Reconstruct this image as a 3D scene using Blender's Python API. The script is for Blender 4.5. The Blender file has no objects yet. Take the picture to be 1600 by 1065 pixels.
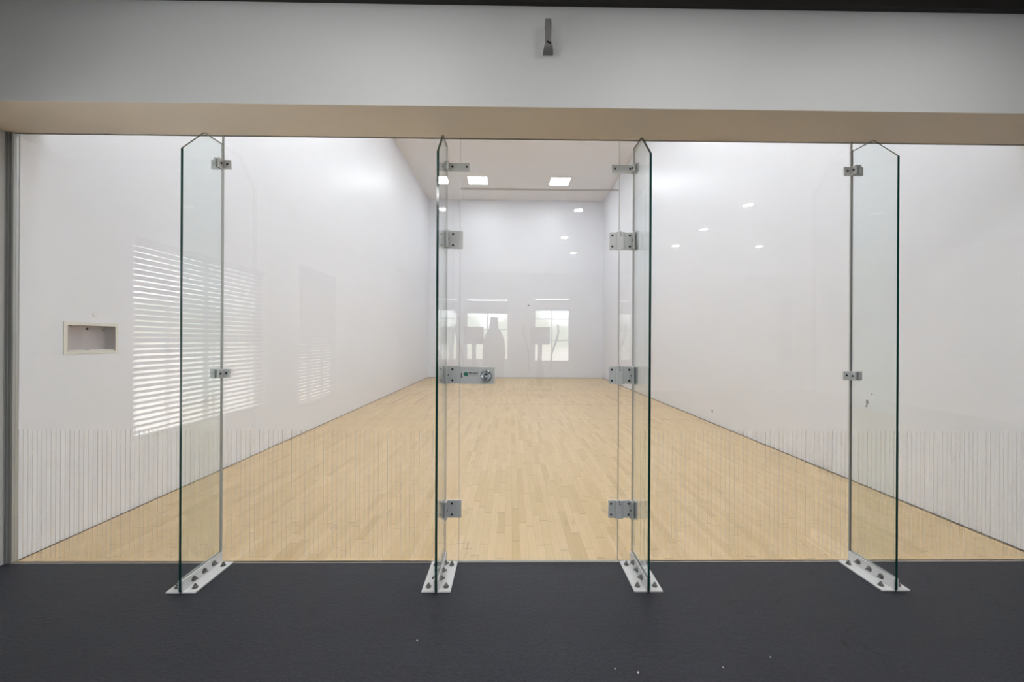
import bpy, math, random
from mathutils import Matrix, Vector

S = bpy.context.scene
C = S.collection
R = math.radians
random.seed(4)

# ------------------------------------------------------------------ dimensions (metres)
XL, XR = -2.876, 3.220          # court side walls
YG, YF = 2.470, 14.670          # glass plane, court front wall
ZC = 6.196                      # court ceiling
ZS = 2.486                      # soffit of the header beam
YB = 2.134                      # gym face of the header beam
GX0, GX1, GY0 = -2.912, 8.2, -6.06   # gym shell
ZG = 3.06                       # gym ceiling

# ------------------------------------------------------------------ node helper
class NT:
    def __init__(s, name):
        s.m = bpy.data.materials.new(name); s.m.use_nodes = True
        s.t = s.m.node_tree; s.t.nodes.clear()
        s.out = s.t.nodes.new('ShaderNodeOutputMaterial')
    def n(s, typ, props=None, **ins):
        nd = s.t.nodes.new('ShaderNode' + typ)
        for k, v in (props or {}).items(): setattr(nd, k, v)
        for k, v in ins.items():
            key = int(k[1:]) if k[0] == '_' and k[1:].isdigit() else k.replace('_', ' ')
            sock = nd.inputs[key]
            if isinstance(v, bpy.types.NodeSocket): s.t.links.new(v, sock)
            else: sock.default_value = v
        return nd
    def math(s, op, a, b=0.0, c=None):
        kw = dict(_0=a, _1=b)
        if c is not None: kw['_2'] = c
        return s.n('Math', dict(operation=op), **kw).outputs[0]
    def mix(s, f, a, b, typ='MIX'):
        nd = s.t.nodes.new('ShaderNodeMix'); nd.data_type = 'RGBA'; nd.blend_type = typ
        for i, v in ((0, f), (6, a), (7, b)):
            if isinstance(v, bpy.types.NodeSocket): s.t.links.new(v, nd.inputs[i])
            else: nd.inputs[i].default_value = v
        return nd.outputs[2]
    def surf(s, sh): s.t.links.new(sh, s.out.inputs['Surface'])
    def pos(s): return s.n('NewGeometry').outputs['Position']
    def pr(s, **kw):
        b = s.n('BsdfPrincipled', **kw); s.surf(b.outputs[0]); return b

def rgb(r, g, b): return (r, g, b, 1.0)

def simple(name, col, rough=.5, metal=0.0, spec=.5):
    t = NT(name)
    t.pr(Base_Color=rgb(*col), Roughness=rough, Metallic=metal, Specular_IOR_Level=spec)
    return t.m

def paint(name, col, rough, mottle=.03, bump=.0, scale=3.0):
    t = NT(name); p = t.pos()
    nz = t.n('TexNoise', Vector=p, Scale=scale, Detail=5.0, Roughness=.6)
    f = t.math('MULTIPLY_ADD', nz.outputs[0], mottle * 2, 1 - mottle)
    sc = t.n('VectorMath', dict(operation='SCALE'), Vector=(col[0], col[1], col[2]), Scale=f).outputs[0]
    b = t.pr(Base_Color=sc, Roughness=rough)
    if bump:
        n2 = t.n('TexNoise', Vector=p, Scale=160.0, Detail=3.0)
        bp = t.n('Bump', Strength=bump, Distance=.002, Height=n2.outputs[0])
        t.t.links.new(bp.outputs[0], b.inputs['Normal'])
    return t.m

def court_wall_mat(name, horiz, spots):
    """glossy white court panels: faint 1.22 m joints, light ball scuffs and the few dark marks"""
    t = NT(name); p = t.pos()
    xyz = t.n('SeparateXYZ', Vector=p).outputs
    u, z = xyz[horiz], xyz[2]
    def joint(v, step, w):
        f = t.math('FRACT', t.math('DIVIDE', v, step))
        d = t.math('MINIMUM', f, t.math('SUBTRACT', 1.0, f))
        return t.math('LESS_THAN', d, w / step)
    j = t.math('MAXIMUM', joint(z, 1.205, .0016), joint(t.math('ADD', u, 100.3), 2.44, .0016))
    nz = t.n('TexNoise', Vector=p, Scale=.9, Detail=4.0, Roughness=.55)
    k = t.math('MULTIPLY_ADD', nz.outputs[0], .05, .965)
    sv = t.n('TexNoise', Vector=p, Scale=9.0, Detail=6.0, Roughness=.75)
    sc = t.n('MapRange', Value=sv.outputs[0], _1=.70, _2=.78, _3=0.0, _4=.05).outputs[0]
    k = t.math('SUBTRACT', k, sc)
    k = t.math('MULTIPLY', k, t.math('MULTIPLY_ADD', j, -.05, 1.0))
    base = t.n('VectorMath', dict(operation='SCALE'), Vector=WALLCOL, Scale=k).outputs[0]
    col = base
    for (c, r, ax) in spots:
        d = t.n('VectorMath', dict(operation='SUBTRACT'), _0=p, _1=c).outputs[0]
        d = t.n('VectorMath', dict(operation='MULTIPLY'), _0=d, _1=ax).outputs[0]
        ln = t.n('VectorMath', dict(operation='LENGTH'), _0=d).outputs['Value']
        f = t.n('MapRange', Value=ln, _1=r * .6, _2=r, _3=.8, _4=0.0).outputs[0]
        col = t.mix(f, col, rgb(.10, .09, .085))
    t.pr(Base_Color=col, Roughness=WALLROUGH, Specular_IOR_Level=.5)
    return t.m

WALLCOL, WALLROUGH = (.815, .832, .885), .36

def wood_mat():
    """maple strip floor, boards running away from the glass, with the painted court lines"""
    t = NT('maple_strip'); p = t.pos()
    x, y, z = t.n('SeparateXYZ', Vector=p).outputs
    W = .0508
    cx = t.math('DIVIDE', t.math('ADD', x, 20.0), W)
    col = t.math('FLOOR', cx)
    wc = t.n('TexWhiteNoise', dict(noise_dimensions='1D'), W=col)
    off = t.math('MULTIPLY', wc.outputs['Value'], 7.0)
    ln = t.math('MULTIPLY_ADD', t.n('TexWhiteNoise', dict(noise_dimensions='1D'), W=t.math('ADD', col, 500.5)).outputs['Value'], .5, .30)
    cy = t.math('DIVIDE', t.math('ADD', y, off), ln)
    row = t.math('FLOOR', cy)
    v = t.n('CombineXYZ', X=col, Y=row, Z=0.0).outputs[0]
    rn = t.n('TexWhiteNoise', dict(noise_dimensions='2D'), Vector=v)
    r1 = rn.outputs['Value']
    r2, r3, _ = t.n('SeparateColor', Color=rn.outputs['Color']).outputs
    a = t.n('ValToRGB', Fac=r1)
    cr = a.color_ramp
    cr.elements[0].position = 0; cr.elements[0].color = rgb(.565, .398, .190)
    cr.elements[1].position = 1; cr.elements[1].color = rgb(.715, .535, .275)
    for ps, c in ((.12, (.620, .443, .214)), (.35, (.645, .466, .229)), (.75, (.668, .488, .245))):
        e = cr.elements.new(ps); e.color = rgb(*c)
    c0 = t.mix(t.math('MULTIPLY', r2, .30), a.outputs[0], rgb(.69, .485, .32))
    # grain
    gv = t.n('VectorMath', dict(operation='MULTIPLY'), _0=p, _1=(95.0, 5.0, 1.0)).outputs[0]
    go = t.n('VectorMath', dict(operation='ADD'), _0=gv, _1=t.n('VectorMath', dict(operation='SCALE'), Vector=rn.outputs['Color'], Scale=40.0).outputs[0]).outputs[0]
    g = t.n('TexNoise', Vector=go, Scale=1.0, Detail=5.0, Roughness=.6, Distortion=.4)
    gk = t.math('MULTIPLY_ADD', g.outputs[0], .34, .80)
    # knots and mineral streaks
    kv = t.n('VectorMath', dict(operation='MULTIPLY'), _0=p, _1=(16.0, 3.2, 1.0)).outputs[0]
    kn = t.n('TexNoise', Vector=kv, Scale=1.0, Detail=3.0, Roughness=.55)
    kf = t.n('MapRange', Value=kn.outputs[0], _1=.64, _2=.75, _3=0.0, _4=.34).outputs[0]
    # seams
    fx = t.math('FRACT', cx); dx = t.math('MINIMUM', fx, t.math('SUBTRACT', 1.0, fx))
    sx = t.math('LESS_THAN', dx, .016)
    fy = t.math('FRACT', cy); dy = t.math('MULTIPLY', t.math('MINIMUM', fy, t.math('SUBTRACT', 1.0, fy)), ln)
    sy = t.math('LESS_THAN', dy, .0032)
    seam = t.math('MAXIMUM', t.math('MULTIPLY', sx, .24), t.math('MULTIPLY', sy, .42))
    k = t.math('MULTIPLY', gk, t.math('SUBTRACT', 1.0, t.math('MAXIMUM', seam, kf)))
    base = t.n('VectorMath', dict(operation='SCALE'), Vector=c0, Scale=k).outputs[0]
    # court lines: short, service and broken receiving line, service box and drive lines
    H = .024
    def near(v, c, h=H): return t.math('LESS_THAN', t.math('ABSOLUTE', t.math('SUBTRACT', v, c)), h)
    def rng(v, lo, hi): return t.math('MULTIPLY', t.math('GREATER_THAN', v, lo), t.math('LESS_THAN', v, hi))
    dash = t.math('LESS_THAN', t.math('FRACT', t.math('DIVIDE', t.math('ADD', x, 20.0), .30)), .55)
    L = near(y, 8.57)
    L = t.math('MAXIMUM', L, near(y, 10.10))
    L = t.math('MAXIMUM', L, t.math('MULTIPLY', near(y, 6.95), dash))
    box = rng(y, 8.57, 10.10)
    for xx in (XL + .46, XL + .915, XR - .46, XR - .915):
        L = t.math('MAXIMUM', L, t.math('MULTIPLY', near(x, xx), box))
    col2 = t.mix(t.math('MULTIPLY', L, .62), base, rgb(.42, .17, .10))
    rg = t.math('MULTIPLY_ADD', g.outputs[0], .10, .25)
    t.pr(Base_Color=col2, Roughness=rg, Specular_IOR_Level=.45, Coat_Weight=.15, Coat_Roughness=.18)
    return t.m

def mat_rubber():
    t = NT('black_rubber'); p = t.pos()
    n1 = t.n('TexNoise', Vector=p, Scale=1.6, Detail=5.0, Roughness=.6)
    n2 = t.n('TexNoise', Vector=p, Scale=75.0, Detail=6.0, Roughness=.72)
    n3 = t.n('TexNoise', Vector=p, Scale=420.0, Detail=2.0)
    k = t.math('MULTIPLY', t.math('MULTIPLY_ADD', n1.outputs[0], .5, .75), t.math('MULTIPLY_ADD', n2.outputs[0], 2.2, -.10))
    sp = t.n('MapRange', Value=n3.outputs[0], _1=.70, _2=.76, _3=0.0, _4=.05).outputs[0]
    base = t.n('VectorMath', dict(operation='SCALE'), Vector=(.0240, .0268, .0390), Scale=k).outputs[0]  # blue tint puts the sky's reflection into the rubber's base colour
    col = t.mix(sp, base, rgb(.6, .6, .6))
    # creases: sparse thin dark lines
    wp = t.n('VectorMath', dict(operation='ADD'), _0=p, _1=t.n('VectorMath', dict(operation='SCALE'), Vector=t.n('TexNoise', Vector=p, Scale=3.0, Detail=4.0).outputs[1], Scale=.5).outputs[0]).outputs[0]
    vo = t.n('TexVoronoi', dict(feature='DISTANCE_TO_EDGE'), Vector=wp, Scale=1.7)
    cm = t.n('MapRange', Value=t.n('TexNoise', Vector=p, Scale=2.3, Detail=3.0).outputs[0], _1=.54, _2=.62, _3=0.0, _4=.75).outputs[0]
    cf = t.math('MULTIPLY', t.n('MapRange', Value=vo.outputs[0], _1=.002, _2=.009, _3=1.0, _4=0.0).outputs[0], cm)
    col = t.mix(cf, col, rgb(.004, .004, .005))
    wv = t.n('TexNoise', Vector=t.n('VectorMath', dict(operation='MULTIPLY'), _0=p, _1=(3.0, 4.5, 1.0)).outputs[0], Scale=1.0, Detail=7.0, Roughness=.72)
    h = t.math('ADD', t.math('MULTIPLY', n2.outputs[0], .9), t.math('MULTIPLY', wv.outputs[0], 1.2))
    bp = t.n('Bump', Strength=.7, Distance=.006, Height=h)
    t.pr(Base_Color=col, Roughness=.47, Specular_IOR_Level=.30, Normal=bp.outputs[0])
    return t.m

def glass_mat(name, tint):
    """clear sheet: a straight-through transmission plus the mirror reflection of each face"""
    t = NT(name)
    bf = t.n('NewGeometry').outputs['Backfacing']
    ior = t.math('MULTIPLY_ADD', bf, 1 / 1.5 - 1.5, 1.5)
    fr = t.n('Fresnel', IOR=ior).outputs[0]
    tr = t.n('BsdfTransparent', Color=rgb(*tint))
    gl = t.n('BsdfGlossy', Color=rgb(1, 1, 1), Roughness=0.0)
    mx = t.n('MixShader', _0=fr, _1=tr.outputs[0], _2=gl.outputs[0])
    t.surf(mx.outputs[0])
    return t.m

def film_mat():
    t = NT('film_line')
    tr = t.n('BsdfTransparent', Color=rgb(1, 1, 1))
    df = t.n('BsdfDiffuse', Color=rgb(.48, .465, .42))
    tl = t.n('BsdfTranslucent', Color=rgb(.31, .295, .255))
    a = t.n('AddShader', _0=df.outputs[0], _1=tl.outputs[0])
    mx = t.n('MixShader', _0=.28, _1=tr.outputs[0], _2=a.outputs[0])
    t.surf(mx.outputs[0])
    return t.m

def emit(name, col, s):
    t = NT(name)
    t.surf(t.n('Emission', Color=rgb(*col), Strength=s).outputs[0])
    return t.m

def metal_brushed(name, col, rough, metal):
    t = NT(name); p = t.pos()
    v = t.n('VectorMath', dict(operation='MULTIPLY'), _0=p, _1=(30.0, 400.0, 900.0)).outputs[0]
    nz = t.n('TexNoise', Vector=v, Scale=1.0, Detail=3.0)
    k = t.math('MULTIPLY_ADD', nz.outputs[0], .16, .92)
    base = t.n('VectorMath', dict(operation='SCALE'), Vector=col, Scale=k).outputs[0]
    t.pr(Base_Color=base, Roughness=rough, Metallic=metal)
    return t.m

M = dict(
    wood=wood_mat(), rubber=mat_rubber(),
    wall_l=court_wall_mat('court_panel_left', 1, []),
    wall_r=court_wall_mat('court_panel_right', 1, [((XR, 3.749, .76), .018, (1, 1, .6)), ((XR, 3.757, .724), .014, (1, 1, 1)), ((XR, 6.659, .19), .03, (1, 1, 1)), ((XR, 3.70, .84), .010, (1, 1, 1))]),
    wall_f=court_wall_mat('court_panel_front', 0, [((.62, YF, 2.524), .045, (1, 1, 1.6))]),
    court_ceiling=paint('court_ceiling_white', (.80, .785, .79), .7, .02),
    beam=paint('grey_wall_paint', (.605, .62, .63), .55, .02, .12),
    soffit=paint('beige_soffit_paint', (.78, .69, .585), .6, .05, .12),
    gymwall=paint('gym_wall_paint', (.72, .71, .69), .6, .02),
    white_paint=paint('white_paint', (.80, .80, .79), .5, .03),
    gymceil=paint('gym_ceiling_paint', (.80, .80, .79), .8, .02),
    dark=simple('dark_brown_trim', (.012, .009, .008), .5),
    glass=glass_mat('clear_glass', (.985, .993, .990)),
    fin_glass=glass_mat('fin_glass', (.945, .968, .962)),
    edge=simple('polished_glass_edge', (.002, .040, .034), .12),
    film=film_mat(),
    sealant=simple('grey_sealant', (.50, .50, .50), .5),
    joint=simple('ground_pane_edge', (.46, .48, .47), .4),
    alu=metal_brushed('aluminium', (.52, .53, .53), .42, .75),
    clamp=metal_brushed('satin_steel', (.66, .68, .685), .42, .25),
    channel_mid=simple('channel_grey', (.46, .47, .47), .5, .3),
    channel_dark=simple('channel_dark_grey', (.20, .205, .205), .45, .3),
    white_metal=paint('white_powder_coat', (.80, .81, .82), .38, .03),
    screw=simple('dark_screw', (.025, .025, .028), .4, .6),
    bolt=simple('zinc_bolt', (.26, .26, .25), .32, .9),
    chrome=simple('polished_chrome', (.62, .63, .65), .14, 1.0),
    green=simple('green_print', (.012, .17, .115), .5),
    ink=simple('black_print', (.02, .02, .028), .5),
    ink_grey=simple('grey_print', (.20, .20, .23), .5),
    pale_green=simple('pale_green_print', (.10, .36, .28), .5),
    bracket=simple('grey_bracket', (.20, .20, .20), .5, .2),
    sill=simple('pale_sill', (.72, .66, .58), .5),
    gapline=simple('floor_gap', (.085, .065, .05), .8),
    ivory=simple('ivory_plastic', (.76, .74, .68), .45),
    boxgrey=metal_brushed('galvanised', (.52, .48, .49), .5, .3),
    lamp=emit('lamp_panel', (.950, .985, 1.01), 31.5),
    lampframe=simple('white_lamp_frame', (.8, .8, .8), .5),
    can=emit('downlight_lens', (1.0, .97, .955), 310.0),
    blind=simple('blind_slat', (.20, .20, .20), .55),
    shade=simple('roller_shade', (.50, .50, .50), .8),
    winframe=simple('window_frame', (.62, .62, .62), .5),
    pane=glass_mat('window_glass', (.97, .97, .97)),
    black=simple('black_plastic', (.02, .02, .022), .4),
    flake=simple('white_flake', (.75, .74, .70), .7),
)

# ------------------------------------------------------------------ mesh helper
class MB:
    def __init__(s): s.v = []; s.f = []; s.mi = []; s.sm = []
    def add(s, vs, fs, mi=0, smooth=False):
        o = len(s.v); s.v += [tuple(v) for v in vs]
        for i, f in enumerate(fs):
            s.f.append([o + k for k in f]); s.mi.append(mi[i] if isinstance(mi, list) else mi); s.sm.append(smooth)
        return s
    def box(s, x0, x1, y0, y1, z0, z1, mi=0):
        v = [(x, y, z) for x in (x0, x1) for y in (y0, y1) for z in (z0, z1)]
        f = [(0, 1, 3, 2), (4, 6, 7, 5), (0, 4, 5, 1), (2, 3, 7, 6), (0, 2, 6, 4), (1, 5, 7, 3)]   # -x +x -y +y -z +z
        return s.add(v, f, mi)
    def prism(s, poly, axis, a, b, mi=0, mi_edge=None):
        """poly in the two other axes (x-axis prism: (y,z); y-axis: (x,z); z-axis: (x,y))"""
        def pt(p, t): return {0: (t, p[0], p[1]), 1: (p[0], t, p[1]), 2: (p[0], p[1], t)}[axis]
        n = len(poly)
        ar = sum(poly[i][0] * poly[(i + 1) % n][1] - poly[(i + 1) % n][0] * poly[i][1] for i in range(n))
        if (ar < 0) != (axis == 1): poly = poly[::-1]
        v = [pt(p, a) for p in poly] + [pt(p, b) for p in poly]
        f = [tuple(range(n))[::-1], tuple(range(n, 2 * n))] + [(i, (i + 1) % n, n + (i + 1) % n, n + i) for i in range(n)]
        me = mi if mi_edge is None else mi_edge
        return s.add(v, f, [mi, mi] + [me] * n)
    def lathe(s, c, axis, prof, seg=24, mi=0, rot=0.0, smooth=True):
        """prof: list of (radius, offset along axis) from start to end; closed with caps when radius > 0"""
        v = []; f = []
        for r, t in prof:
            for k in range(seg):
                a = rot + 2 * math.pi * k / seg
                p = (r * math.cos(a), r * math.sin(a))
                q = {0: (t, p[0], p[1]), 1: (p[1], t, p[0]), 2: (p[0], p[1], t)}[axis]
                v.append((c[0] + q[0], c[1] + q[1], c[2] + q[2]))
        m = len(prof)
        for i in range(m - 1):
            for k in range(seg):
                k2 = (k + 1) % seg
                f.append((i * seg + k, i * seg + k2, (i + 1) * seg + k2, (i + 1) * seg + k))
        if prof[0][1] > prof[-1][1]: f = [x[::-1] for x in f]
        s.add(v, f, mi, smooth)
        up = prof[0][1] <= prof[-1][1]
        c0 = tuple(range(seg)); c1 = tuple(range((m - 1) * seg, m * seg))
        s.add(v, [c0[::-1] if up else c0, c1 if up else c1[::-1]], mi)
        return s
    def tube(s, pts, r, seg=10, mi=0):
        rings = []
        P = [Vector(p) for p in pts]
        for i, p in enumerate(P):
            d = (P[min(i + 1, len(P) - 1)] - P[max(i - 1, 0)]).normalized()
            u = d.cross(Vector((0, 0, 1)) if abs(d.z) < .9 else Vector((1, 0, 0))).normalized(); w = d.cross(u)
            rings.append([p + r * (u * math.cos(2 * math.pi * k / seg) + w * math.sin(2 * math.pi * k / seg)) for k in range(seg)])
        v = [q for rr in rings for q in rr]; f = []
        for i in range(len(P) - 1):
            for k in range(seg):
                f.append((i * seg + k, i * seg + (k + 1) % seg, (i + 1) * seg + (k + 1) % seg, (i + 1) * seg + k))
        s.add(v, f, mi, True)
        s.add(v, [tuple(range(seg))[::-1], tuple(range((len(P) - 1) * seg, len(P) * seg))], mi)
        return s
    def build(s, name, mats, parent=None, bevel=0.0, local=None, label=None):
        """vertices are given in world coordinates unless local is given (then relative to that point)"""
        org = Vector((0, 0, 0))
        if parent is not None:
            o = parent
            while o is not None: org += o.location; o = o.parent
        me = bpy.data.meshes.new(name)
        me.from_pydata([Vector(v) - (org if local is None else Vector(local)) for v in s.v], [], s.f)
        if not isinstance(mats, (list, tuple)): mats = [mats]
        for m in mats: me.materials.append(M[m])
        me.polygons.foreach_set('material_index', s.mi); me.polygons.foreach_set('use_smooth', s.sm)
        me.update()
        ob = bpy.data.objects.new(name, me); C.objects.link(ob)
        if parent is not None: ob.parent = parent
        if local is not None: ob.location = Vector(local) - org
        if bevel:
            bv = ob.modifiers.new('bevel', 'BEVEL'); bv.width = bevel; bv.segments = 2; bv.limit_method = 'ANGLE'
        if label: ob['label'] = label
        return ob

def tag(o, label, cat, group=None, kind=None):
    o['label'] = label; o['category'] = cat
    if group: o['group'] = group
    if kind: o['kind'] = kind
    return o

def thing(name, label, cat, loc, group=None):
    o = bpy.data.objects.new(name, None); C.objects.link(o); o.location = loc
    o.empty_display_size = .1
    return tag(o, label, cat, group)

def struct(o, label, cat): return tag(o, label, cat, None, 'structure')

def copy_tree(o, parent=None):
    c = o.copy(); C.objects.link(c)
    if parent is not None: c.parent = parent
    for ch in list(o.children): copy_tree(ch, c)
    return c

def inst(src, parent, loc_world):
    """another bolt or screw on the same thing, sharing its mesh"""
    c = src.copy(); C.objects.link(c)
    org = Vector((0, 0, 0)); o = parent
    while o is not None: org += o.location; o = o.parent
    c.parent = parent; c.location = Vector(loc_world) - org
    return c

# ------------------------------------------------------------------ court shell
struct(MB().box(GX0 - .12, XR + .12, YG - .004, YF + .12, -.10, 0).build('floor', 'wood'), 'pale maple strip floor of the racquet court behind the glass', 'floor')
struct(MB().box(GX0 - .12, GX1 + .12, GY0 - .12, YG - .004, -.10, 0).build('floor', 'rubber'), 'black speckled rubber mat floor in front of the glass wall', 'floor')
# left wall with the recess for the wall box
NX = dict(y0=2.742, y1=3.116, z0=1.198, z1=1.410)
iy0, iy1, iz0, iz1 = NX['y0'] + .022, NX['y1'] - .018, NX['z0'] + .014, NX['z1'] - .020
wl = MB()
for (a, b, c, d) in ((2.50, iy0, 0, ZC), (iy1, YF, 0, ZC), (iy0, iy1, 0, iz0), (iy0, iy1, iz1, ZC)):
    wl.box(XL - .12, XL, a, b, c, d)
struct(wl.build('wall_left', 'wall_l'), 'glossy white left side wall of the court', 'wall')
struct(MB().box(XR, XR + .12, YG + .03, YF, 0, ZC).build('wall_right', 'wall_r'), 'glossy white right side wall of the court', 'wall')
struct(MB().box(XL - .12, XR + .12, YF, YF + .12, 0, ZC).build('wall_front', 'wall_f'), 'white far end wall of the court', 'wall')
struct(MB().box(XL - .12, XR + .12, YG + .0125, YF + .12, ZC, ZC + .12).build('ceiling', 'court_ceiling'), 'white high ceiling of the court', 'ceiling')
struct(MB().box(GX0 - .12, GX1 + .12, YG + .0125, 2.62, 2.565, ZC).build('wall_back', 'wall_f'), 'white court wall above the glass and beam', 'wall')
for (n, x0, x1) in (('left', XL, XL + .006), ('right', XR - .006, XR)):
    struct(MB().box(x0, x1, 2.50, YF - .006, 0, .005).build('baseboard_' + n, 'gapline'), 'thin dark joint strip where the %s court wall meets the floor' % n, 'baseboard')
struct(MB().box(XR - .020, XR - .016, 2.50, YF - .006, -.002, .002).build('trim_5', 'gapline'), 'fine dark expansion line on the wood floor along the right court wall', 'trim')
struct(MB().box(XL + .006, XR - .006, YF - .005, YF, 0, .006).build('baseboard_front', 'gapline'), 'thin dark joint strip along the far court wall', 'baseboard')
# header beam with its beige soffit
hb = MB().box(GX0, GX1, YB, YG + .0125, ZS, ZG + .12)
hb.mi = [0, 0, 0, 0, 1, 0]
struct(hb.build('wall_header', ['beam', 'soffit']), 'grey header beam over the glass with a beige underside', 'beam')
struct(MB().box(GX0, GX1, YB - .030, YB, 2.999, ZG).build('trim_1', 'dark'), 'dark brown trim board along the top of the grey beam', 'trim')
# sill strip under the glass
struct(MB().box(XL - .02, XR, YG - .004, YG + .013, 0, .003).build('trim_2', 'sill'), 'thin pale sill strip between wood floor and black mat', 'trim')

# ------------------------------------------------------------------ gym shell behind the camera
def wall_with_holes(axis, a0, a1, t0, t1, holes, z1):
    m = MB(); cur = a0
    def bx(u0, u1, z0, zz):
        if u1 - u0 < 1e-4 or zz - z0 < 1e-4: return
        if axis == 'x': m.box(u0, u1, t0, t1, z0, zz)
        else: m.box(t0, t1, u0, u1, z0, zz)
    for (h0, h1, hz0, hz1) in holes:
        bx(cur, h0, 0, z1); bx(h0, h1, 0, hz0); bx(h0, h1, hz1, z1); cur = h1
    bx(cur, a1, 0, z1)
    return m
LW = [(-2.15, -.88, .36, 2.34), (-.06, 1.655, .49, 2.10)]
BW = [(-1.76, -1.39, .77, 2.405), (-1.18, -.05, .77, 2.405), (.61, 1.56, .745, 2.43), (7.10, 7.50, .745, 2.44)]
struct(wall_with_holes('y', GY0, YG, GX0 - .12, GX0, LW, ZG).build('wall_gym_left', 'white_paint'), 'white side wall of the gym ending at the left end of the glass', 'wall')
struct(wall_with_holes('x', GX0 - .12, GX1 + .12, GY0 - .12, GY0, BW, ZG).build('wall_gym_back', 'gymwall'), 'grey gym wall with windows behind the camera', 'wall')
struct(MB().box(GX1, GX1 + .12, GY0, 2.62, 0, ZG).build('wall_gym_right', 'gymwall'), 'grey far right wall of the gym', 'wall')
struct(MB().box(XR + .12, GX1, YG, 2.62, 0, ZS).build('wall_gym_front', 'gymwall'), 'grey gym wall to the right of the glass', 'wall')
struct(MB().box(GX0 - .12, GX1 + .12, GY0 - .12, YB, ZG, ZG + .12).build('ceiling', 'gymceil'), 'grey gym ceiling in front of the beam', 'ceiling')

wn = 0
def window(axis, u0, u1, z0, z1, cols, rows, label):
    global wn; wn += 1
    m = MB(); w = .035
    t0, t1 = (GY0 - .09, GY0 - .05) if axis == 'x' else (GX0 - .09, GX0 - .05)
    def bx(mm, a, b, c, d, e0=t0, e1=t1):
        if axis == 'x': mm.box(a, b, e0, e1, c, d)
        else: mm.box(e0, e1, a, b, c, d)
    bx(m, u0, u0 + w, z0, z1); bx(m, u1 - w, u1, z0, z1)
    bx(m, u0 + w, u1 - w, z0, z0 + w); bx(m, u0 + w, u1 - w, z1 - w, z1)
    for k in range(1, cols):
        u = u0 + (u1 - u0) * k / cols; bx(m, u - .014, u + .014, z0 + w, z1 - w)
    for k in range(1, rows):
        z = z0 + (z1 - z0) * k / rows; bx(m, u0 + w, u1 - w, z - .014, z + .014, t0 + .003, t1 - .003)
    o = struct(m.build('window_%d' % wn, 'winframe'), label, 'window')
    g = MB(); bx(g, u0 + w, u1 - w, z0 + w, z1 - w, (t0 + t1) / 2 - .003, (t0 + t1) / 2 + .003)
    g.build('pane', 'pane', o)
    # sky light entering by this opening
    L = bpy.data.lights.new('window_daylight', 'AREA'); L.shape = 'RECTANGLE'
    L.cycles.is_portal = True
    lo = bpy.data.objects.new('window_daylight', L); C.objects.link(lo)
    if axis == 'x':
        L.size, L.size_y = u1 - u0, z1 - z0; lo.location = ((u0 + u1) / 2, GY0 - .11, (z0 + z1) / 2)
        lo.rotation_euler = Vector((0, 1, 0)).to_track_quat('-Z', 'Z').to_euler()
    else:
        L.size, L.size_y = u1 - u0, z1 - z0; lo.location = (GX0 - .11, (u0 + u1) / 2, (z0 + z1) / 2)
        lo.rotation_euler = Vector((1, 0, 0)).to_track_quat('-Z', 'Z').to_euler()
    return o
window('y', *LW[0], 3, 3, 'tall window behind a slatted blind on the left gym wall, farther from the glass')
window('y', *LW[1], 2, 2, 'wide window behind a slatted blind on the left gym wall, nearest the glass')
window('x', *BW[0], 1, 2, 'narrow window in the gym back wall')
window('x', *BW[1], 2, 2, 'wide window in the gym back wall beside the exercise machines')
window('x', *BW[2], 2, 3, 'grid window in the middle of the gym back wall')
window('x', *BW[3], 1, 1, 'shaded window at the right end of the gym back wall')

def blind(y0, y1, z0, z1, tilt, pitch, label):
    b = thing('window_blind', label, 'blind', (GX0 - .025, (y0 + y1) / 2, z0), 'slatted blinds on the left gym wall')
    m = MB(); n = int((z1 - z0 - .055) / pitch) + 1; hw = .025
    c, s_ = math.cos(tilt) * hw, math.sin(tilt) * hw
    for k in range(n):
        z = z0 + .03 + k * pitch; xc = GX0 - .02
        v = [(xc - c, y0 + .01, z - s_ - .001), (xc + c, y0 + .01, z + s_ - .001), (xc + c, y1 - .01, z + s_ - .001), (xc - c, y1 - .01, z - s_ - .001)]
        v += [(p[0], p[1], p[2] + .003) for p in v]
        m.add(v, [(0, 3, 2, 1), (4, 5, 6, 7), (0, 1, 5, 4), (1, 2, 6, 5), (2, 3, 7, 6), (3, 0, 4, 7)])
    m.build('slats', 'blind', b)
    MB().box(GX0 - .045, GX0 + .005, y0 + .005, y1 - .005, z1 - .045, z1 - .005).build('headrail', 'blind', b)
    t = MB()
    for f in (.18, .5, .82): t.box(GX0 + .0052, GX0 + .0062, y0 + (y1 - y0) * f - .012, y0 + (y1 - y0) * f + .012, z0 + .03, z1 - .045)
    t.build('ladder_tapes', 'blind', b)
blind(*LW[1], R(35), .045, 'wide pale slatted blind nearest the glass, tilted open')
blind(*LW[0], R(52), .045, 'narrower pale slatted blind farther from the glass, nearly closed')
def shade(x0, x1, z0, z1, label):
    b = thing('roller_shade', label, 'shade', ((x0 + x1) / 2, GY0 - .03, z0), 'roller shades on the gym back wall')
    MB().box(x0 + .012, x1 - .012, GY0 - .031, GY0 - .029, z0, z1).build('fabric', 'shade', b)
    MB().box(x0 + .010, x1 - .010, GY0 - .038, GY0 - .022, z0 - .022, z0).build('hem_bar', 'winframe', b)
shade(-1.76, -1.39, 2.02, 2.345, 'grey roller shade half lowered on the narrow back window')
shade(-1.18, -.05, 2.02, 2.345, 'grey roller shade half lowered on the wide back window')
shade(.61, 1.56, 2.10, 2.37, 'grey roller shade half lowered on the middle grid window')
shade(7.10, 7.50, .80, 2.41, 'grey roller shade fully lowered on the rightmost back window')

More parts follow.
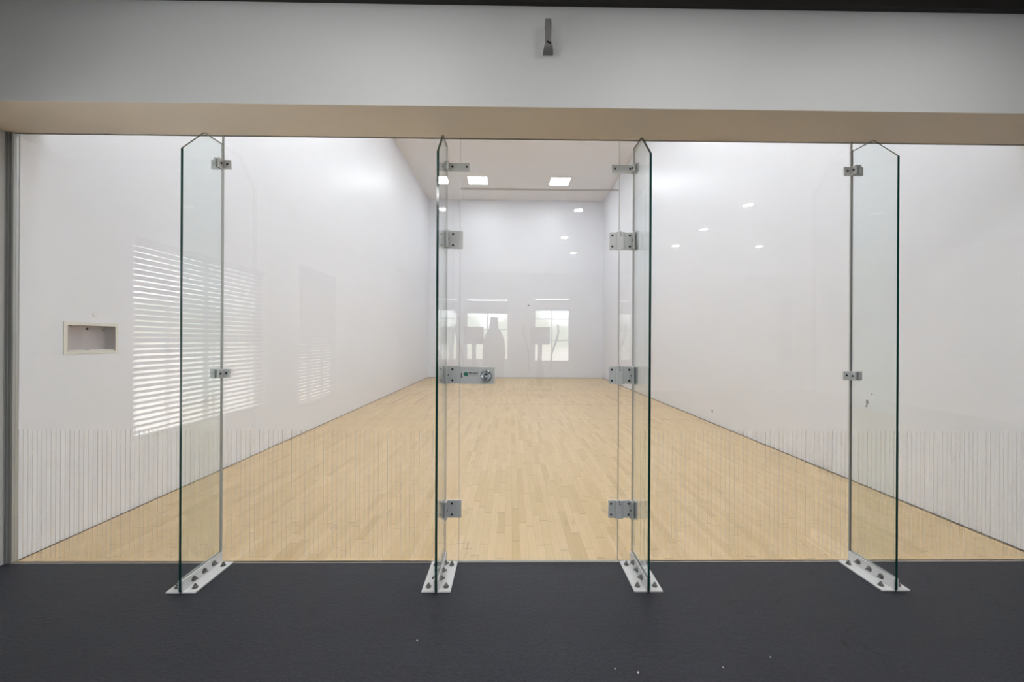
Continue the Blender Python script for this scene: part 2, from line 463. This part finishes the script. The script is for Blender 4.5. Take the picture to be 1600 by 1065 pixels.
def downlight(x, y, label):
    d = thing('recessed_downlight', label, 'ceiling light', (x, y, ZG), 'downlights in the gym ceiling')
    MB().lathe((x, y, ZG), 2, [(.080, 0), (.080, -.005), (.056, -.009), (.053, -.004)], 32).build('trim_ring', 'lampframe', d)
    MB().lathe((x, y, ZG), 2, [(.052, -.0045), (.052, -.0085)], 32).build('lens', 'can', d)
    return d
for (x, y, lab) in ((-.62, 1.207, 'nearest the beam on the left'), (2.10, 1.24, 'added unseen to brighten the beam, right of the middle one'), (-.917, -.70, 'second from the beam on the left'), (-.917, -2.18, 'third from the beam on the left'),  # lamp right of the middle one is added unseen to brighten the beam
                    (.905, 1.207, 'nearest the beam near the middle'), (.905, -.68, 'second from the beam near the middle'), (.905, -2.18, 'third from the beam near the middle'), (1.24, -3.41, 'fourth from the beam near the middle'),
                    (3.04, -.405, 'nearest the beam on the right'), (3.01, -1.58, 'second from the beam on the right'), (3.02, -2.727, 'third from the beam on the right'), (4.57, -2.72, 'farthest right')):
    downlight(x, y, 'round gym ceiling downlight, ' + lab)

# exercise machines standing before the back windows (seen mirrored in the glass)
def elliptical(x, y, label):
    e = thing('elliptical_trainer', label, 'exercise machine', (x, y, 0), 'exercise machines by the back windows')
    MB().box(x - .30, x + .30, y + .50, y + .57, 0, .07).box(x - .30, x + .30, y - .77, y - .70, 0, .07).box(x - .04, x + .04, y - .70, y + .50, .02, .09).build('base_frame', 'black', e, .01)
    MB().lathe((x, y - .38, .45), 0, [(.20, -.09), (.30, -.07), (.30, .07), (.20, .09)], 28).build('flywheel_cover', 'black', e)
    MB().prism([(y - .42, .60), (y - .30, .60), (y - .18, 1.28), (y - .28, 1.28)], 0, x - .05, x + .05).build('mast', 'black', e, .01)
    MB().prism([(y - .30, 1.22), (y - .24, 1.20), (y - .16, 1.62), (y - .22, 1.64)], 0, x - .24, x + .24).build('console', 'black', e, .02)
    for s in (-1, 1):
        MB().tube([(x + s * .26, y - .30, .55), (x + s * .27, y - .20, .95), (x + s * .36, y - .05, 1.25), (x + s * .42, y + .02, 1.50), (x + s * .40, y + .06, 1.68)], .021).build('handlebar', 'black', e)
        MB().tube([(x + s * .20, y - .38, .30), (x + s * .22, y + .45, .16)], .025).build('pedal_arm', 'black', e)
        MB().box(x + s * .20 - .08, x + s * .20 + .08, y - .02, y + .36, .27, .31).build('pedal', 'black', e, .01)
    return e
elliptical(-.90, -5.1, 'black elliptical trainer in front of the wide back window')
elliptical(.72, -5.1, 'black elliptical trainer in front of the grid back window')
sb = thing('exercise_machine', 'tall rounded dark exercise machine beside the elliptical trainer', 'exercise machine', (-.36, -4.1, 0), 'exercise machines by the back windows')
MB().lathe((-.36, -4.1, 0), 2, [(.24, 0), (.25, .10), (.22, .60), (.25, 1.0), (.23, 1.30), (.15, 1.50), (.09, 1.56), (.085, 1.72)], 28).build('shroud', 'black', sb)
MB().box(-.44, -.28, -4.14, -4.06, 1.721, 1.80).build('head_unit', 'black', sb, .02)

# ------------------------------------------------------------------ jamb channel on the left
ch = struct(MB().box(GX0, -2.905, 2.455, 2.500, 0, ZS).box(-2.905, -2.879, 2.485, 2.500, 0, ZS).build('trim_3', 'alu'), 'tall grey aluminium channel at the left end of the glass', 'trim')
MB().box(-2.905, -2.894, 2.466, 2.485, 0, ZS).build('channel_web', 'channel_mid', ch)
MB().box(-2.894, -2.879, 2.462, 2.485, 0, ZS).build('channel_lip', 'channel_dark', ch, label='darker inner lip of the channel')

# ------------------------------------------------------------------ glass panels
Y0, Y1 = YG, YG + .012
F = [-1.682, -.379, .7215, 2.0226]
TH = .006
def pane_box(x0, x1, z0, z1):
    m = MB().box(x0, x1, Y0, Y1, z0, z1); m.mi = [1, 1, 0, 0, 1, 1]; return m
PE = ['glass', 'joint']
def film(x0, x1, parent, z0=.03, z1=.774):
    m = MB(); p = .02655
    k0 = math.ceil(x0 / p)
    x = k0 * p
    while x < x1 - .006:
        w = .0030 if (round(x / p) % 3) else .0036
        m.box(x - w / 2, x + w / 2, Y0 - .0016, Y0 - .0006, z0, z1); x += p
    m.build('striped_film', 'film', parent, label='fine grey vertical lines over the lower part of the pane')
def panel(x0, x1, label):
    g = thing('glass_partition', label, 'glass panel', ((x0 + x1) / 2, YG, .003), 'fixed glass panels of the court wall')
    pane_box(x0, x1, .003, ZS).build('pane', PE, g)
    film(max(x0 + .02, F[2] + .03) if x0 > 0 else x0 + .02, min(x1 - .02, F[1] - .03) if x0 < -.5 else x1 - .02, g)
panel(-2.8785, F[0] - .0025, 'fixed clear glass panel at the far left, between the aluminium channel and the leftmost fin')
panel(F[0] + .0025, -.302, 'fixed clear glass panel left of the door, from the leftmost fin to the door')
panel(.6395, F[3] - .0025, 'fixed clear glass panel right of the door, up to the rightmost fin')
panel(F[3] + .0025, XR - .002, 'fixed clear glass panel at the far right, beyond the rightmost fin')
tr = pane_box(-.2985, .636, 2.194, ZS).build('glass_transom', PE)
tag(tr, 'clear glass transom pane directly above the glass door', 'glass panel')

# door leaf with the lock
door = thing('glass_door', 'clear frameless glass door with a steel lock case between the two middle fins', 'door', (.169, YG, .010))
pane_box(-.2985, .636, .006, 2.188).build('door_leaf', PE, door)
lk = MB().box(-.2935, -.093, 2.4525, 2.4690, 1.047, 1.1465).build('lock_case', 'clamp', door, .002, label='rectangular satin steel lock case')
MB().box(-.2950, -.0935, 2.4500, 2.4524, 1.1375, 1.1460).box(-.2950, -.0935, 2.4500, 2.4524, 1.0475, 1.0560).build('case_rim', 'clamp', lk)
MB().box(-.288, -.282, 2.4512, 2.4524, 1.082, 1.112).build('latch_slot', 'ink', lk, label='small black slot')
kc = (-.1415, 2.4524, 1.0970)
MB().lathe(kc, 1, [(.0350, 0), (.0350, -.005), (.0320, -.008), (.0310, -.034), (.0300, -.037), (.0275, -.0365), (.0265, -.030), (.0240, -.018), (.0180, -.009), (.0090, -.0045), (.002, -.004)], 40).build('lock_knob', 'chrome', lk, label='round hollow chrome knob')
lg = MB().lathe((-.2600, 2.4524, 1.1045), 1, [(.0125, 0), (.0125, -.0006)], 28)
lg.add([(-.2570, 2.4523, 1.098), (-.2440, 2.4518, 1.0895), (-.2430, 2.4518, 1.0905), (-.2500, 2.4518, 1.1000)], [(0, 1, 2, 3)])
lg.build('logo', 'green', lk, label='round green logo')
ar = MB(); seg = 12; vv = []
for k in range(seg + 1):
    a = R(-10 + 190 * k / seg)
    for r in (.0040, .0062): vv.append((-.2585 + r * math.cos(a), 2.45165, 1.1035 + r * math.sin(a)))
ar.add(vv, [(2 * k, 2 * k + 1, 2 * k + 3, 2 * k + 2) for k in range(seg)])
ar.build('logo_curl', 'pale_green', lk)
def text(body, size, x, z, y, mat, name, parent, shear=0.0, weight=0.0):
    cu = bpy.data.curves.new(name, 'FONT'); cu.body = body; cu.size = size; cu.shear = shear; cu.offset = weight
    cu.align_x = 'LEFT'; cu.align_y = 'CENTER'; cu.extrude = .0002
    tmp = bpy.data.objects.new(name, cu); C.objects.link(tmp)
    dg = bpy.context.evaluated_depsgraph_get(); dg.update()
    me = bpy.data.meshes.new_from_object(tmp.evaluated_get(dg))
    bpy.data.objects.remove(tmp)
    me.transform(Matrix.Rotation(R(90), 4, 'X'))
    me.materials.clear(); me.materials.append(M[mat])
    ob = bpy.data.objects.new(name, me); C.objects.link(ob)
    org = Vector((0, 0, 0)); o = parent
    while o is not None: org += o.location; o = o.parent
    ob.parent = parent; ob.location = Vector((x, y, z)) - org
    return ob
text('PROOF', .0168, -.2450, 1.1085, 2.4520, 'ink', 'lock_lettering', lk, .15, .0006)
sp_ = MB(); xx = -.241
for wd in (.006, .010, .004, .012, .007, .006):
    sp_.box(xx, xx + wd, 2.4520, 2.4524, 1.0968, 1.0990); xx += wd + .0022
sp_.build('small_print', 'ink_grey', lk)

# ------------------------------------------------------------------ fins with brackets and clamps
bolt_src, screw_y, screw_x = {}, {}, {}
def bolt_mesh(axis, sgn):
    """washer, hex nut and stud standing along axis"""
    m = MB(); s = sgn
    m.lathe((0, 0, 0), axis, [(.0145, 0), (.0145, .0025 * s)], 20)
    m.lathe((0, 0, 0), axis, [(.0112, .0025 * s), (.0112, .0105 * s), (.0095, .0120 * s)], 6, smooth=False)
    m.lathe((0, 0, 0), axis, [(.0055, .0120 * s), (.0055, .0200 * s), (.0040, .0215 * s)], 12)
    return m
def bolt(axis, sgn, at, parent):
    k = (axis, sgn)
    if k not in bolt_src:
        m = bolt_mesh(axis, sgn); m.v = [tuple(Vector(v) + Vector(at)) for v in m.v]
        bolt_src[k] = m.build('bolt', 'bolt', parent, local=at); return bolt_src[k]
    return inst(bolt_src[k], parent, at)
def screw(axis, sgn, at, parent):
    k = (axis, sgn)
    if k not in screw_y:
        m = MB().lathe((0, 0, 0), axis, [(.0062, 0), (.0062, .0016 * sgn), (.0050, .0024 * sgn), (.0028, .0024 * sgn), (.0022, .0012 * sgn)], 16)
        m.v = [tuple(Vector(v) + Vector(at)) for v in m.v]
        screw_y[k] = m.build('screw', 'screw', parent, local=at); return screw_y[k]
    return inst(screw_y[k], parent, at)

FY0, FY1 = 2.1690, 2.4685
def make_fin(i, label):
    X = F[i]
    f = thing('glass_fin', label, 'glass fin', (X, FY1, 0), 'upright glass fins of the court wall')
    bl = MB().prism([(FY0, .010), (FY1, .010), (FY1, 2.434), (2.322, 2.430), (FY0, 2.275)], 0, X - TH, X + TH, 0, 1)
    for k, fc in enumerate(bl.f):
        if all(bl.v[q][1] > FY1 - .001 for q in fc): bl.mi[k] = 2      # the rear edge is bedded in sealant
    bl.build('glass_blade', ['fin_glass', 'edge', 'channel_dark' if i == 3 else 'joint'], f)
    if i in (0, 3):
        MB().box(X - .0023, X + .0023, YG - .0012, YG + .0118, .07, ZS - .001).build('sealant_joint', 'channel_dark' if i == 3 else 'sealant', f)
    # floor bracket: two angles sandwiching the blade
    m = MB(); t = .0065
    for s in (-1, 1):
        a, b = X + s * TH, X + s * .075
        m.prism([(a, 0), (b, 0), (b, .008), (a + s * t, .008), (a + s * t, .066), (a, .066)], 1, FY0 + .002, FY1)
    br = m.build('floor_bracket', 'white_metal', f, .0012, label='white steel double angle bracket on the mat')
    for s in (-1, 1):
        for y in (2.211, 2.425): bolt(2, 1, (X + s * .0460, y, .008), br)
        for y in (2.245, 2.320, 2.395): bolt(0, s, (X + s * (TH + t), y, .036), br)
    return f

def angle(f, X, s, w, zc, h, pname, screws, fs=1, d=.046):
    """one steel angle: leg against the panel (width w from the fin) and leg on the fin face, side s"""
    a = X + s * TH; t = .011
    m = MB().prism([(a, YG - .0035), (a, YG - .0035 - d), (a + s * t, YG - .0035 - d), (a + s * t, YG - .0035 - t), (X + s * w, YG - .0035 - t), (X + s * w, YG - .0035)], 2, zc - h / 2, zc + h / 2)
    o = m.build(pname, 'clamp', f, .0012)
    for (dx, dz) in screws: screw(1, -1, (X + s * dx, YG - .0035 - t, zc + dz), o)
    for k in range(fs): screw(0, s, (a + s * t, YG - .0035 - .031, zc), o)
    return o

labels = ['leftmost clear glass fin with dark green edges, bolted to the mat in a white bracket',
          'clear glass fin just left of the glass door, second from the left',
          'clear glass fin just right of the glass door, carrying the door hinges',
          'rightmost clear glass fin with dark green edges, bolted to the mat in a white bracket']
fins = [make_fin(i, labels[i]) for i in range(4)]
for i in (0, 3):
    for zc in (2.311, 1.103):
        for s in (-1, 1): angle(fins[i], F[i], s, .056, zc, .051, 'clamp', [(.037, .002)])
# left of the door: transom patch and three clamps
angle(fins[1], F[1], 1, .134, 2.3105, .048, 'transom_fitting', [(.034, .002), (.118, .002)])
for zc, w in ((1.887, .097), (1.100, .0845), (.318, .095)):
    angle(fins[1], F[1], 1, w, zc, .102, 'clamp', [(.040, .032), (.040, -.032)])
for zc, h in ((2.3105, .048), (1.887, .102), (1.100, .102), (.318, .102)):
    o = MB().box(F[1] - TH - .011, F[1] - TH, 2.4205, 2.4665, zc - h / 2, zc + h / 2).build('clamp_plate', 'clamp', fins[1], .0012)
    screw(0, -1, (F[1] - TH - .011, 2.4355, zc), o)
# right of the door: transom patch and three hinges
angle(fins[2], F[2], -1, .133, 2.309, .048, 'transom_fitting', [(.026, .002), (.115, .002)])
for zc in (1.887, 1.101, .316):
    X = F[2]
    hg = angle(fins[2], X, -1, .0815, zc, .102, 'hinge', [(.026, .032), (.026, -.032)])
    hg['label'] = 'satin steel door hinge bolted to the fin'
    lf = MB().box(X - .1435, X - .0835, YG - .0145, YG - .0015, zc - .051, zc + .051).build('hinge_leaf', 'clamp', hg, .0012)
    # raised knuckle: outer thirds on the fin side, middle third on the door side
    kn = MB()
    for z0, z1, r in ((-.052, -.024, .0150), (-.0235, .0235, .0145), (.024, .052, .0150)):
        kn.prism([(X - .108, YG - .0147), (X - .056, YG - .0147), (X - .060, YG - .0147 - r * .45), (X - .068, YG - .0147 - r * .62), (X - .096, YG - .0147 - r * .62), (X - .104, YG - .0147 - r * .45)], 2, zc + z0, zc + z1)
    kn.build('hinge_knuckle', 'clamp', hg)
    MB().lathe((X - .082, YG - .019, zc + .0505), 2, [(.0035, 0), (.0035, .0045)], 12).build('hinge_pin', 'screw', hg)
    MB().box(X - .0835, X - .0812, YG - .0250, YG - .0236, zc + .030, zc + .051).box(X - .0835, X - .0720, YG - .0250, YG - .0236, zc + .028, zc + .0300).build('knuckle_joint', 'screw', hg)
    for dz in (.032, -.032): screw(1, -1, (X - .1285, YG - .0145, zc + dz), lf)
    o = MB().box(X + TH, X + TH + .011, 2.4205, 2.4665, zc - .051, zc + .051).build('clamp_plate', 'clamp', fins[2], .0012)
    screw(0, 1, (X + TH + .011, 2.4355, zc), o)
o = MB().box(F[2] + TH, F[2] + TH + .011, 2.4205, 2.4665, 2.285, 2.333).build('clamp_plate', 'clamp', fins[2], .0012)
screw(0, 1, (F[2] + TH + .011, 2.4355, 2.309), o)

# ------------------------------------------------------------------ recessed box in the left wall
y0, y1, z0, z1 = NX['y0'], NX['y1'], NX['z0'], NX['z1']
wb = thing('recessed_wall_box', 'open grey metal box with an ivory frame set into the left court wall', 'wall box', (XL, (y0 + y1) / 2, z0))
fr = MB()
e = .004
for (a, b, c, d) in ((y0, iy0 + .001, z0, z1), (iy1 - .001, y1, z0, z1), (iy0 + .001, iy1 - .001, z0, iz0 + .001), (iy0 + .001, iy1 - .001, iz1 - .001, z1)):
    fr.box(XL, XL + e, a, b, c, d)
fr.build('frame', 'ivory', wb)
D = .062
bx = MB()
bx.box(XL - D - .003, XL - D, iy0, iy1, iz0, iz1)
for (a, b, c, d) in ((iy0, iy0 + .002, iz0, iz1), (iy1 - .002, iy1, iz0, iz1), (iy0 + .002, iy1 - .002, iz0, iz0 + .002), (iy0 + .002, iy1 - .002, iz1 - .002, iz1)):
    bx.box(XL - D, XL - .0005, a, b, c, d)
bx.build('box_body', 'boxgrey', wb)
MB().box(XL - D, XL - .004, iy0 + .012, iy1 - .006, iz0 + .0025, iz0 + .010).build('bottom_lip', 'ivory', wb)
MB().box(XL - .030, XL - .004, iy0 + .148, iy0 + .166, iz0 + .0102, iz0 + .0150).build('latch_tab', 'boxgrey', wb)
for (yy, zz) in ((iy0 + .19, iz1 - .022), (iy1 - .030, iz1 - .030)):
    r = .0085 if yy < 2.98 else .004
    MB().lathe((XL - D, yy, zz), 0, [(r, 0), (r, .003), (r * .6, .003), (r * .6, .001)], 20).build('knockout', 'screw', wb)
for yy in (iy0 + .035, iy0 + .235):
    MB().box(XL - .020, XL - .006, yy, yy + .014, iz1 - .010, iz1 - .002).build('mounting_tab', 'boxgrey', wb)
pl = MB().lathe((XL, 2.945, 1.4635), 0, [(.0150, 0), (.0150, .0025), (.0125, .0038)], 28).build('wall_plug', 'white_paint')
tag(pl, 'small round white plug on the left court wall above the recessed box', 'plug')

# ------------------------------------------------------------------ grey bracket on the beam
bk = thing('wall_bracket', 'small dark grey C-shaped metal bracket mounted on the grey header beam', 'bracket', (.181, YB, 2.752))
m = MB()
m.prism([(YB, 2.880), (YB - .060, 2.880), (YB - .060, 2.893), (YB, 2.893)], 0, .164, .193)
m.prism([(YB - .060, 2.765), (YB - .052, 2.765), (YB - .052, 2.880), (YB - .060, 2.880)], 0, .1625, .1945)
m.build('arm', 'bracket', bk, .0015)
MB().prism([(.156, YB), (.208, YB), (.206, YB - .030), (.200, YB - .060), (.160, YB - .060), (.157, YB - .030)], 2, 2.752, 2.765).build('foot', 'bracket', bk, .0015)
MB().box(.158, .2065, YB - .004, YB, 2.7652, 2.8795).build('back_plate', 'beam', bk)
screw(1, -1, (.176, YB - .060, 2.778), bk); screw(1, -1, (.186, YB - .060, 2.772), bk)

# ------------------------------------------------------------------ court ceiling lights
def court_light(x, y, label):
    L = thing('ceiling_light', label, 'ceiling light', (x, y, ZC), 'square light panels in the court ceiling')
    m = MB(); h, w = .305, .018
    for (a, b, c, d) in ((-h, -h + w, -h, h), (h - w, h, -h, h), (-h + w, h - w, -h, -h + w), (-h + w, h - w, h - w, h)):
        m.box(x + a, x + b, y + c, y + d, ZC - .012, ZC)
    m.build('frame', 'lampframe', L)
    MB().box(x - h + w, x + h - w, y - h + w, y + h - w, ZC - .010, ZC - .004).build('light_panel', 'lamp', L)
LIGHTS = []
for r, y in enumerate((12.88, 9.60, 7.20, 4.95, 3.05)):  # row nearest the glass is an unseen addition to brighten the near walls
    rn = ('in the row nearest the far wall', 'in the second row from the far wall', 'in the third row from the far wall', 'in the fourth row from the far wall', 'in the unseen row added nearest the glass')[r]
    court_light(-1.030, y, 'left square ceiling light of the court, ' + rn)
    court_light(1.485, y, 'right square ceiling light of the court, ' + rn)

# ------------------------------------------------------------------ flakes on the mat
def flake(x, y, s, seed, label):
    rr = random.Random(seed); m = MB()
    n = 7
    base = [(x + s * (.6 + .5 * rr.random()) * math.cos(2 * math.pi * k / n), y + s * (.6 + .5 * rr.random()) * math.sin(2 * math.pi * k / n), 0) for k in range(n)]
    top = [(x + (p[0] - x) * .7, y + (p[1] - y) * .7, s * .5) for p in base]
    m.add(base + top, [tuple(range(n))[::-1], tuple(range(n, 2 * n))] + [(k, (k + 1) % n, n + (k + 1) % n, n + k) for k in range(n)])
    tag(m.build('paint_flake', 'flake'), label, 'flake', 'white flakes on the mat')
for a in ((-.399, 1.828, .0050, 1, 'tiny white flake on the mat in front of the fin left of the door'),
          (.421, 1.665, .0035, 2, 'tiny white flake on the mat, left of the largest one'),
          (.507, 1.645, .0055, 3, 'largest tiny white flake on the mat, near the lower edge right of centre'),
          (.856, 1.668, .0035, 4, 'tiny white flake on the mat, right of the largest one'),
          (1.079, 1.721, .0035, 5, 'rightmost tiny white flake on the mat')):
    flake(*a)

# ------------------------------------------------------------------ daylight, camera, output
w = bpy.data.worlds.new('sky'); S.world = w; w.use_nodes = True
nt = w.node_tree; bg = nt.nodes['Background']
def wnode(t, **kw):
    n = nt.nodes.new('ShaderNode' + t)
    for k, v in kw.items(): setattr(n, k, v)
    return n
tc = wnode('TexCoord'); sp = wnode('SeparateXYZ'); rp = wnode('ValToRGB')
nz = wnode('TexNoise'); nz.inputs['Scale'].default_value = 7.0; nz.inputs['Detail'].default_value = 6.0; nz.inputs['Roughness'].default_value = .65
ma = wnode('Math', operation='MULTIPLY_ADD'); ma.inputs[1].default_value = .22; ma.inputs[2].default_value = -.11
ad = wnode('Math', operation='ADD')
nt.links.new(tc.outputs['Generated'], sp.inputs[0]); nt.links.new(tc.outputs['Generated'], nz.inputs['Vector'])
nt.links.new(nz.outputs[0], ma.inputs[0]); nt.links.new(sp.outputs[2], ad.inputs[0]); nt.links.new(ma.outputs[0], ad.inputs[1])
mr = wnode('MapRange'); mr.inputs[1].default_value = -.25; mr.inputs[2].default_value = .25
nt.links.new(ad.outputs[0], mr.inputs[0]); nt.links.new(mr.outputs[0], rp.inputs[0])
# bright pavement, a band of trees on the horizon, pale sky
cr = rp.color_ramp
cr.elements[0].position = 0.0; cr.elements[0].color = (.55, .54, .52, 1)
cr.elements[1].position = 1.0; cr.elements[1].color = (.92, .96, 1.0, 1)
for p, c in ((.40, (.50, .49, .47)), (.46, (.30, .33, .26)), (.60, (.26, .31, .24)), (.66, (.85, .91, .95))):
    e = cr.elements.new(p); e.color = (*c, 1)
nt.links.new(rp.outputs[0], bg.inputs[0]); bg.inputs[1].default_value = 13.0

cam = bpy.data.cameras.new('camera'); co = bpy.data.objects.new('camera', cam); C.objects.link(co)
cam.sensor_width = 36.0; cam.sensor_fit = 'HORIZONTAL'; cam.lens = 656.73 / 1600 * 36
cam.shift_x = -7.18 / 1600; cam.shift_y = -.96 / 1600
co.matrix_world = Matrix.Translation((0, 0, 1.3018)) @ Matrix.Rotation(-.0140, 4, 'Z') @ Matrix.Rotation(R(90) + .0001, 4, 'X') @ Matrix.Rotation(.0049, 4, 'Z')
cam.clip_start = .02
S.camera = co

cy = S.cycles
cy.use_denoising = True
cy.max_bounces = 14; cy.diffuse_bounces = 6; cy.glossy_bounces = 8; cy.transmission_bounces = 4; cy.transparent_max_bounces = 48
cy.sample_clamp_indirect = 8.0
cy.caustics_reflective = True; cy.caustics_refractive = False
S.view_settings.view_transform = 'Standard'; S.view_settings.look = 'None'
S.view_settings.gamma = 1.0; S.view_settings.use_curve_mapping = False
S.view_settings.exposure = 0.0
